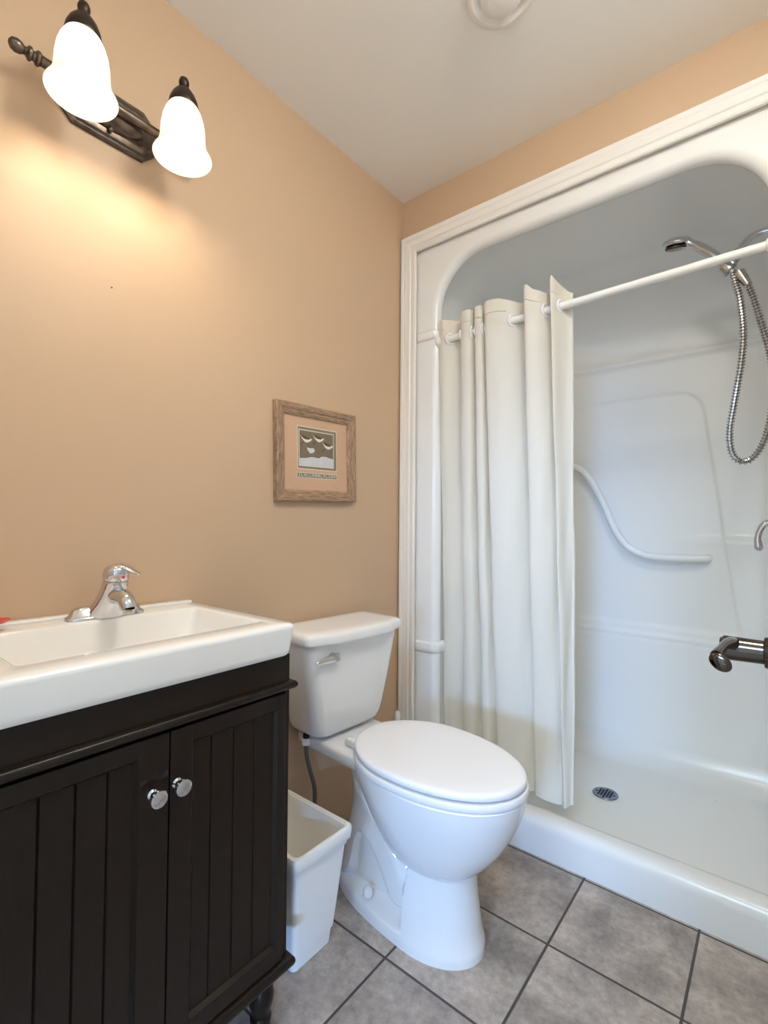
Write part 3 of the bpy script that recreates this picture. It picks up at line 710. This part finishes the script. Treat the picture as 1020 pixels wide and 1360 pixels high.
# ================================================================== toilet (built in its own frame: u out from the wall, v across)
TR = (0.0, -0.458, 0.0); TA = -0.070
to = thing('toilet', 'white two-piece toilet with closed lid between the vanity and the shower', 'toilet', TR, TA)
def egg(uc, ur, uf, w, z, k=0.0, nr=2.6, n=96, p=1.5, vc=0.0):
    pts = []
    for i in range(n):
        a = 2 * pi * i / n; c, s_ = cos(a), sin(a)
        if c >= 0: u_ = uc + (uf - uc) * abs(c) ** .96; v_ = w * math.copysign(abs(s_) ** .98, s_)
        else:
            u_ = uc - (uc - ur) * abs(c) ** (2 / nr); v_ = w * math.copysign(abs(s_) ** (2 / nr), s_) * (1 - k * abs(c) ** p)
        pts.append([u_, v_ + vc, z])
    return pts
def smooth_tab(tab, z):
    """monotone cubic through the table rows"""
    k = 0
    while k < len(tab) - 2 and z > tab[k + 1][0]: k += 1
    a, b = tab[k], tab[k + 1]; h = b[0] - a[0]; t = min(1, max(0, (z - a[0]) / h)); out = []
    for c in range(1, len(a)):
        def slope(m):
            if m == 0 or m == len(tab) - 1: return (tab[min(m + 1, len(tab) - 1)][c] - tab[max(m - 1, 0)][c]) / (tab[min(m + 1, len(tab) - 1)][0] - tab[max(m - 1, 0)][0])
            d0 = (tab[m][c] - tab[m - 1][c]) / (tab[m][0] - tab[m - 1][0]); d1 = (tab[m + 1][c] - tab[m][c]) / (tab[m + 1][0] - tab[m][0])
            return 0 if d0 * d1 <= 0 else 2 * d0 * d1 / (d0 + d1)
        m0, m1 = slope(k) * h, slope(k + 1) * h
        out.append((2 * t ** 3 - 3 * t * t + 1) * a[c] + (t ** 3 - 2 * t * t + t) * m0 + (3 * t * t - 2 * t ** 3) * b[c] + (t ** 3 - t * t) * m1)
    return out
BOWL = [  # z, uc, u rear, u front, half width
    (0.186, .50, .430, .575, .055), (0.194, .50, .395, .603, .083), (0.206, .50, .372, .625, .101), (0.225, .50, .350, .647, .1175), (0.250, .50, .330, .669, .1315), (0.285, .495, .306, .695, .1455),
    (0.325, .49, .285, .718, .1580), (0.365, .49, .262, .736, .1680), (0.400, .49, .242, .747, .1745), (0.4240, .49, .232, .752, .1775)]
BASE = [  # z, uc, u rear, u front, half width, rear narrowing
    (0.0, .47, .150, .640, .1130, .04), (0.014, .47, .150, .640, .1130, .04), (0.045, .47, .156, .633, .1085, .08), (0.09, .47, .165, .626, .1035, .14), (0.14, .47, .175, .619, .0995, .20), (0.20, .47, .188, .614, .0970, .26),
    (0.25, .46, .196, .602, .0920, .26), (0.30, .43, .196, .560, .0840, .16), (0.36, .40, .178, .500, .0780, .0), (0.405, .38, .110, .450, .0860, .0)]
ARC = [(.430, .105), (.395, .165), (.345, .220), (.285, .245), (.235, .225), (.205, .170), (.200, .09)]
def arc_dist(u_, z):
    best = 9
    for (a, b), (c, d) in zip(ARC, ARC[1:]):
        t_ = min(1, max(0, ((u_ - a) * (c - a) + (z - b) * (d - b)) / ((c - a) ** 2 + (d - b) ** 2)))
        best = min(best, sqrt((u_ - a - t_ * (c - a)) ** 2 + (z - b - t_ * (d - b)) ** 2))
    return best
bw = MB(); rings = []
NZ = 190
for j in range(NZ + 1):
    z = 0.405 * j / NZ
    uc, ur, uf, w, kk = smooth_tab(BASE, z)
    ring = egg(uc, ur, uf, w, z, kk, n=280)
    for p in ring:
        # hollow on each side: straight front edge, sloping upper edge, ledge along the floor
        front = 0.448 + 0.16 * z
        top_ = 0.214 + 0.55 * max(0, 0.455 - p[0])
        f = ss(front + .003, front - .007, p[0]) * ss(0.030, 0.052, z) * ss(top_ + .003, top_ - .008, z)
        if f > 0:
            tgt = 0.056 + 0.026 * ss(.062, .030, arc_dist(p[0], z))
            if abs(p[1]) > tgt: p[1] -= math.copysign((abs(p[1]) - tgt) * f, p[1])
    rings.append(ring)
bw.loft(rings)
rings = []
for j in range(61):
    z = 0.186 + (0.424 - 0.186) * (j / 60) ** 1.4
    uc, ur, uf, w = smooth_tab(BOWL, z); rings.append(egg(uc, ur, uf, w, z, .12, nr=2.25, n=160))
rings.append(egg(.49, .236, .748, .1735, .427, .12, nr=2.25, n=160))
bw.loft(rings)
# tank deck
for_rings = []
for z, i in ((0.372, .030), (0.384, .012), (0.395, .004), (0.405, 0.0), (0.420, 0.0), (0.425, .002), (0.427, .006)):
    for_rings.append([(x, y, zz) for x, y, zz in rrect(0.030 + i, 0.330 - i, -0.120 + i, 0.120 - i, 0.028, z)])
bw.loft(for_rings)
bw.build('bowl', 'ceramic', to, smooth=42, local=True)
for sd in (-1, 1):
    bc = MB().lathe([(0.0, 0), (0.013, 0), (0.0135, .012), (0.011, .020), (0.005, .024), (0.0, .0245)], (0.335, sd * 0.092, 0.052), n=24); bc.build('bolt_cap', 'seat', to, local=True)
# seat and lid
SE = dict(k=0.30, nr=2.8, n=120)
def plate(levels, nm, uf, ur, w, parent=to):
    mm = MB(); mm.loft([egg(0.47, ur + i, uf - i, w - i, z, **SE) for z, i in levels]); return mm.build(nm, 'seat', parent, smooth=40, local=True)
plate([(0.4285, .004), (0.4295, .001), (0.432, 0.0), (0.4435, 0.0), (0.4455, .0015), (0.4462, .006)], 'seat', 0.7545, 0.250, 0.1790)
plate([(0.4522, .008), (0.4526, .0055), (0.4545, .0045), (0.462, .0045), (0.4655, .0065), (0.4680, .011), (0.4692, .020), (0.4697, .050), (0.470, .10)], 'lid', 0.7545, 0.246, 0.1790)
for sd in (-1, 1):
    MB().box((0.226, sd * .074 - .013, 0.4265), (0.276, sd * .074 + .013, 0.4515), 0.008, 3).build('seat_hinge', 'seat', to, local=True)
# tank
tk = MB(); rings = []
TC = -0.010
for z, hw, uf in ((0.430, .088, .130), (0.433, .108, .150), (0.440, .124, .164), (0.452, .136, .174), (0.470, .1425, .180), (0.50, .150, .184), (0.58, .167, .191), (0.66, .182, .197), (0.733, .1935, .202)):
    ring = []
    for x, y, zz in rrect(0.022, uf, -hw, hw, 0.034, z, 10):
        bow = 0.010 * (1 - (y / hw) ** 2) if x > .1 else 0
        ring.append((x + bow, y + TC, zz))
    rings.append(ring)
tk.loft(rings); tk.build('tank', 'ceramic', to, smooth=45, local=True)
def lid_ring(i, z):
    pts = []; hw = 0.206 - i
    for x, y, zz in rrect(0.012 + i, 0.214 - i, -hw, hw, 0.022, z, 8):
        pts.append((x, y + TC, zz))
    # denser front edge with the ogee bow
    out = []
    for a, b2 in zip(pts, pts[1:] + pts[:1]):
        for q_ in range(10):
            t_ = q_ / 10; x = a[0] + (b2[0] - a[0]) * t_; y = a[1] + (b2[1] - a[1]) * t_
            f = ss(0.172, 0.118, abs(y - TC)) * ss(.10, .2, x)
            out.append((x + 0.022 * f + 0.004 * ss(.12, 0, abs(y - TC)) * ss(.1, .2, x), y, z))
    return out
tl = MB(); tl.loft([lid_ring(.006, .7335), lid_ring(.001, .7345), lid_ring(0, .738), lid_ring(0, .752), lid_ring(.003, .759), lid_ring(.010, .764), lid_ring(.022, .7665), lid_ring(.05, .767)])
tl.build('tank_lid', 'ceramic', to, smooth=45, local=True)
# flush lever
fl = MB()
fl.lathe([(0.0, 0), (0.013, 0), (0.0135, .006), (0.011, .012), (0.0, .013)], (0.2035, -0.118, 0.690), (1, -.05, 0), 24)
rings = []
for v_, w_, th, dx_ in ((-.101, .011, .005, .018), (-.107, .0130, .0075, .018), (-.130, .0130, .0075, .018), (-.150, .0110, .006, .018), (-.172, .0075, .005, .017), (-.186, .0045, .004, .0165), (-.190, .001, .002, .016)):
    rings.append([(0.2005 + dx_ + th * cos(2 * pi * j / 16), v_, 0.689 - (-.118 - v_) * 0.06 + w_ * sin(2 * pi * j / 16)) for j in range(16)])
fl.loft(rings); fl.build('flush_lever', 'chrome', to, local=True)

# ------------------------------------------------------------------ toilet brush in the corner, only its tip shows
tb = thing('toilet_brush', 'white toilet brush behind the toilet, only its tip showing beside the casing', 'toilet brush', (0.115, -0.165, 0))
MB().lathe([(0.0, 0), (0.048, 0), (0.050, .004), (0.046, .02), (0.042, .110), (0.040, .112), (0.038, .108), (0.0, .10)], (0.115, -0.165, 0), n=32).build('holder', 'bin', tb)
MB().lathe([(0.0, .09), (0.007, .10), (0.006, .20), (0.0065, .340), (0.009, .352), (0.0105, .366), (0.009, .380), (0.005, .387), (0.0, .388)], (0.115, -0.165, 0), n=20).build('handle', 'bin', tb)

# ------------------------------------------------------------------ water supply hose
ws = thing('supply_hose', 'grey braided water hose hanging under the toilet tank', 'hose', (0.085, -0.56, 0.12))
hpts = catmull([(0.085, -0.588, 0.406), (0.085, -0.588, 0.385), (0.083, -0.580, 0.350), (0.080, -0.562, 0.300), (0.078, -0.545, 0.250), (0.074, -0.540, 0.190), (0.060, -0.540, 0.150), (0.012, -0.540, 0.135)], 8)
MB().tube(hpts, 0.0068, 14).build('braided_hose', 'braid', ws)
MB().lathe([(0.0, 0), (0.014, 0), (0.015, .003), (0.015, .016), (0.012, .020), (0.0, .020)], (0.085, -0.588, 0.402), n=8).build('coupling_nut', 'seat', ws, smooth=20)
MB().lathe([(0.0, 0), (0.010, 0), (0.010, .014), (0.0, .014)], (0.085, -0.588, 0.4205), n=20).build('threaded_shank', 'hole', ws)

# ------------------------------------------------------------------ waste bin
bn = thing('waste_bin', 'narrow white plastic waste bin between the vanity and the toilet', 'waste bin', (0.19, -0.755, 0))
m = MB()
def br_(z, i, r=0.013): # outer ring, tapering downwards
    t_ = z / 0.285
    return rrect(0.055 + (1 - t_) * .012 + i, 0.312 + t_ * .020 - i, -0.826 - t_ * .010 + i, -0.698 + t_ * .042 - i, r, z)
rings = [br_(0.0, .004), br_(0.002, .001), br_(0.040, .001), br_(0.041, -.002), br_(0.250, -.001), br_(0.283, -.001), br_(0.285, .001), br_(0.283, .004), br_(0.20, .004), br_(0.006, .005), br_(0.004, .02)]
m.loft(rings); m.build('bin_body', 'bin', bn, smooth=35)
m = MB(); m.loft([br_(0.243, .0008), br_(0.243, -.004), br_(0.254, -.0045), br_(0.255, -.009), br_(0.257, -.010), br_(0.280, -.010), br_(0.286, -.007), br_(0.288, -.002), br_(0.287, .002), br_(0.280, .003)], False, False)
m.build('bin_rim', 'bin', bn, smooth=40)

# ================================================================== picture
PA = math.radians(1.5)
pc = thing('framed_print', 'small framed shorebird print in a weathered wood frame above the toilet', 'picture', (0.0, -0.482, 1.315))
def prot(p):
    y, z = p[1] + 0.482, p[2] - 1.315; return (p[0], -0.482 + y * cos(PA) - z * sin(PA), 1.315 + y * sin(PA) + z * cos(PA))
def pbuild(mb, nm, mt, par, smooth=30):
    mb.v = [prot(p) for p in mb.v]; return mb.build(nm, mt, par, smooth)
PY0, PY1, PZ0, PZ1, FW = -0.664, -0.302, 1.158, 1.474, 0.037
pf = [(0.0, 0.002), (0.0, 0.020), (0.004, 0.0225), (0.018, 0.021), (0.022, 0.017), (0.026, 0.0175), (0.031, 0.0155), (0.034, 0.014), (FW, 0.011), (FW, 0.005)]
cors = [(PY0, PZ0, 1, 1), (PY1, PZ0, -1, 1), (PY1, PZ1, -1, -1), (PY0, PZ1, 1, -1)]
fro = None
for k in range(4):
    a, c = cors[k], cors[(k + 1) % 4]
    g = MB(); g.loft([[(t_, y + dy * w, z + dz * w) for w, t_ in pf] for y, z, dy, dz in (a, c)])
    pbuild(g, 'frame_rail', 'wood_h' if k % 2 == 0 else 'wood_v', pc)
g = MB().box((0.003, PY0 + FW - .004, PZ0 + FW - .004), (0.0075, PY1 - FW + .004, PZ1 - FW + .004)); mt_ = pbuild(g, 'mat_board', 'mat', pc, 0)
def sheet(y0, y1, z0, z1, x, th, nm, m_, par): return pbuild(MB().box((x, y0, z0), (x + th, y1, z1)), nm, m_, par, 0)
IY0, IY1, IZ0, IZ1 = -0.572, -0.390, 1.264, 1.407
sheet(IY0, IY1, IZ0, IZ1, 0.0075, 0.0006, 'mat_bevel', 'cream', mt_)
sheet(IY0 + .003, IY1 - .003, IZ0 + .003, IZ1 - .003, 0.0080, 0.0005, 'inner_mat', 'greycard', mt_)
sheet(IY0 + .006, IY1 - .016, IZ0 + .010, IZ1 - .012, 0.0084, 0.0006, 'inner_bevel', 'cream', mt_)
pr_ = sheet(IY0 + .009, IY1 - .019, IZ0 + .013, IZ1 - .015, 0.0089, 0.0005, 'print', 'print', pc)
def poly(pts, x, nm, m_, par):
    """flat printed shape (y, z in the print's own 0..1 frame)"""
    Y0, Y1, Z0, Z1 = IY0 + .009, IY1 - .019, IZ0 + .013, IZ1 - .015
    g2 = MB(); g2.prism([(Y0 + a * (Y1 - Y0), Z0 + b_ * (Z1 - Z0)) for a, b_ in pts], 'x', x, x + .0002); return pbuild(g2, nm, m_, par, 0)
poly([(0, 0), (1, 0), (1, .26), (.88, .28), (.75, .31), (.64, .30), (.55, .24), (.40, .26), (.30, .25), (.18, .21), (0, .20)], 0.0094, 'printed_snow', 'snow', pr_)
poly([(.20, .52), (.30, .51), (.40, .52), (.44, .45), (.38, .38), (.30, .36), (.24, .43)], 0.0094, 'printed_rock', 'snow', pr_)
for ox, oz in ((0.02, 0.66), (0.38, 0.72), (0.66, 0.54)):
    poly([(ox, oz + .20), (ox + .10, oz + .19), (ox + .22, oz + .15), (ox + .30, oz + .09), (ox + .20, oz + .06), (ox + .10, oz + .10)], 0.0094, 'printed_wing', 'birdbrown', pr_)
    poly([(ox, oz + .20), (ox + .09, oz + .11), (ox + .16, oz + .09), (ox + .24, oz + .09), (ox + .30, oz + .13), (ox + .34, oz + .11), (ox + .28, oz + .05), (ox + .20, oz + .0), (ox + .12, oz + .02), (ox + .06, oz + .09)], 0.0096, 'printed_bird', 'birdwhite', pr_)
    poly([(ox + .10, oz + .03), (ox + .115, oz + .02), (ox + .0, oz - .10), (ox - .01, oz - .09)], 0.0095, 'printed_leg', 'ink', pr_)
    poly([(ox + .19, oz + .01), (ox + .205, oz + .0), (ox + .30, oz - .12), (ox + .285, oz - .12)], 0.0095, 'printed_leg', 'ink', pr_)
sheet(IY0 - .002, IY1 + .002, 1.2355, 1.2535, 0.0075, 0.0004, 'caption_border', 'cream', mt_)
cp = sheet(IY0, IY1 - .002, 1.2375, 1.2515, 0.0078, 0.0004, 'caption_strip', 'greycard', mt_)
g = MB(); yy = IY0 + .006
rnd = random.Random(8)
while yy < IY1 - .014:                       # a line of tiny, unreadable lettering
    w_ = rnd.choice((.006, .007, .008, .009)); kd = rnd.randint(0, 3)
    g.box((0.0081, yy, 1.2405), (0.0084, yy + .0018, 1.2485))
    if kd != 1: g.box((0.0081, yy, 1.2468), (0.0084, yy + w_, 1.2485))
    if kd in (1, 2): g.box((0.0081, yy, 1.2405), (0.0084, yy + w_, 1.2422))
    if kd in (0, 3): g.box((0.0081, yy + w_ - .0018, 1.2405), (0.0084, yy + w_, 1.2485))
    if kd == 3: g.box((0.0081, yy, 1.2436), (0.0084, yy + w_, 1.2452))
    yy += w_ + .0042
pbuild(g, 'caption_lettering', 'birdwhite', cp, 0)

# a nail left in the wall
tag(MB().lathe([(0.0, 0), (0.0016, 0), (0.0016, .002), (0.0, .0025)], (0.0, -1.143, 1.640), (1, 0, 0), 10).build('nail', 'bronze_dark'), 'tiny dark nail in the bare tan wall below the sconce', 'nail')

# ================================================================== wall sconce
SC, BX, BZ, SHX = -1.158, 0.060, 2.028, 0.150
SHY = 0.106
wl = thing('wall_sconce', 'two-light bronze wall sconce with lit frosted bell shades above the sink', 'wall lamp', (0, SC, 2.05))
def octo(hy, hz, c, x): return [(x, SC + a, 2.040 + b_) for a, b_ in ((-hy, -hz + c), (-hy + c, -hz), (hy - c, -hz), (hy, -hz + c), (hy, hz - c), (hy - c, hz), (-hy + c, hz), (-hy, hz - c))]
bp_ = MB(); bp_.loft([octo(.108, .062, .030, 0.0005), octo(.108, .062, .030, .008), octo(.104, .058, .029, .011), octo(.100, .054, .028, .011), octo(.096, .050, .026, .016), octo(.088, .043, .023, .019), octo(.084, .039, .021, .019)])
plate_ = bp_.build('backplate', 'bronze', wl, smooth=25)
MB().ellipsoid((0.019, SC, 2.034), (0.030, 0.074, 0.034)).build('dome', 'bronze', plate_)
MB().ellipsoid((0.026, SC - .004, 1.998), (0.006, 0.006, 0.006)).build('mounting_screw', 'bronze', plate_)
L0, L1 = SC - 0.156, SC + 0.156
br2 = MB(); br2.tube([(BX, L0, BZ), (BX, L1, BZ)], 0.0105, 20); br2.build('crossbar', 'bronze', wl)
for s_, y in ((-1, L0), (1, L1)):
    MB().lathe([(0.0, -.004), (0.0105, -.004), (0.0145, 0), (0.0145, .004), (0.010, .007), (0.009, .011), (0.0135, .014), (0.0135, .018), (0.008, .022), (0.0075, .025), (0.0115, .031), (0.0130, .039), (0.010, .047), (0.004, .051), (0.0, .0515)], (BX, y, BZ), (0, s_, 0), 24).build('bar_finial', 'bronze', wl)
RIM = 1.936
for s_ in (-1, 1):
    y = SC + s_ * SHY
    MB().tube(catmull([(BX, y, BZ), (BX + .014, y, BZ + .020), (BX + .040, y, BZ + .044), (BX + .066, y, BZ + .051), (SHX - .010, y, BZ + .050)], 6), 0.007, 14).build('lamp_arm', 'bronze', wl)
    cap_ = MB().lathe([(0.0, .124), (0.032, .124), (0.0335, .128), (0.031, .141), (0.0255, .154), (0.018, .165), (0.011, .171), (0.0085, .174), (0.010, .177), (0.0112, .181), (0.0118, .187), (0.0095, .194), (0.004, .1975), (0.0, .198)], (SHX, y, RIM - .006), n=32).build('socket_cap', 'bronze_dark', wl)
    outp = [(0.0635, 0.0), (0.0648, 0.002), (0.0635, 0.005), (0.0585, 0.013), (0.0535, 0.023), (0.0503, 0.036), (0.0488, 0.052), (0.0478, 0.070), (0.0450, 0.088), (0.0400, 0.104), (0.0335, 0.117), (0.0280, 0.124)]
    inp = [(r - .003, h + .001) for r, h in outp[3:]][::-1] + [(0.0600, .005), (0.0628, 0.0008)]
    sh = MB(); sh.loft([[(SHX + r * cos(2 * pi * i / 48), y + r * sin(2 * pi * i / 48), RIM + h) for i in range(48)] for r, h in outp + inp], False, False)
    sh.build('lamp_shade', 'shade', wl, smooth=60)
    MB().lathe([(0.0, 0.038), (0.012, .040), (0.022, .048), (0.026, .060), (0.024, .074), (0.016, .090), (0.013, .104), (0.013, .120), (0.0, .120)], (SHX, y, RIM - .002), n=28).build('light_bulb', 'bulb', wl)
    pl = bpy.data.lights.new('bulb_light', 'POINT'); pl.energy = BULB_W; pl.color = BULB_COL; pl.shadow_soft_size = 0.03
    po = bpy.data.objects.new('bulb_light', pl); po.location = (SHX, y, RIM + 0.030); COL.objects.link(po)
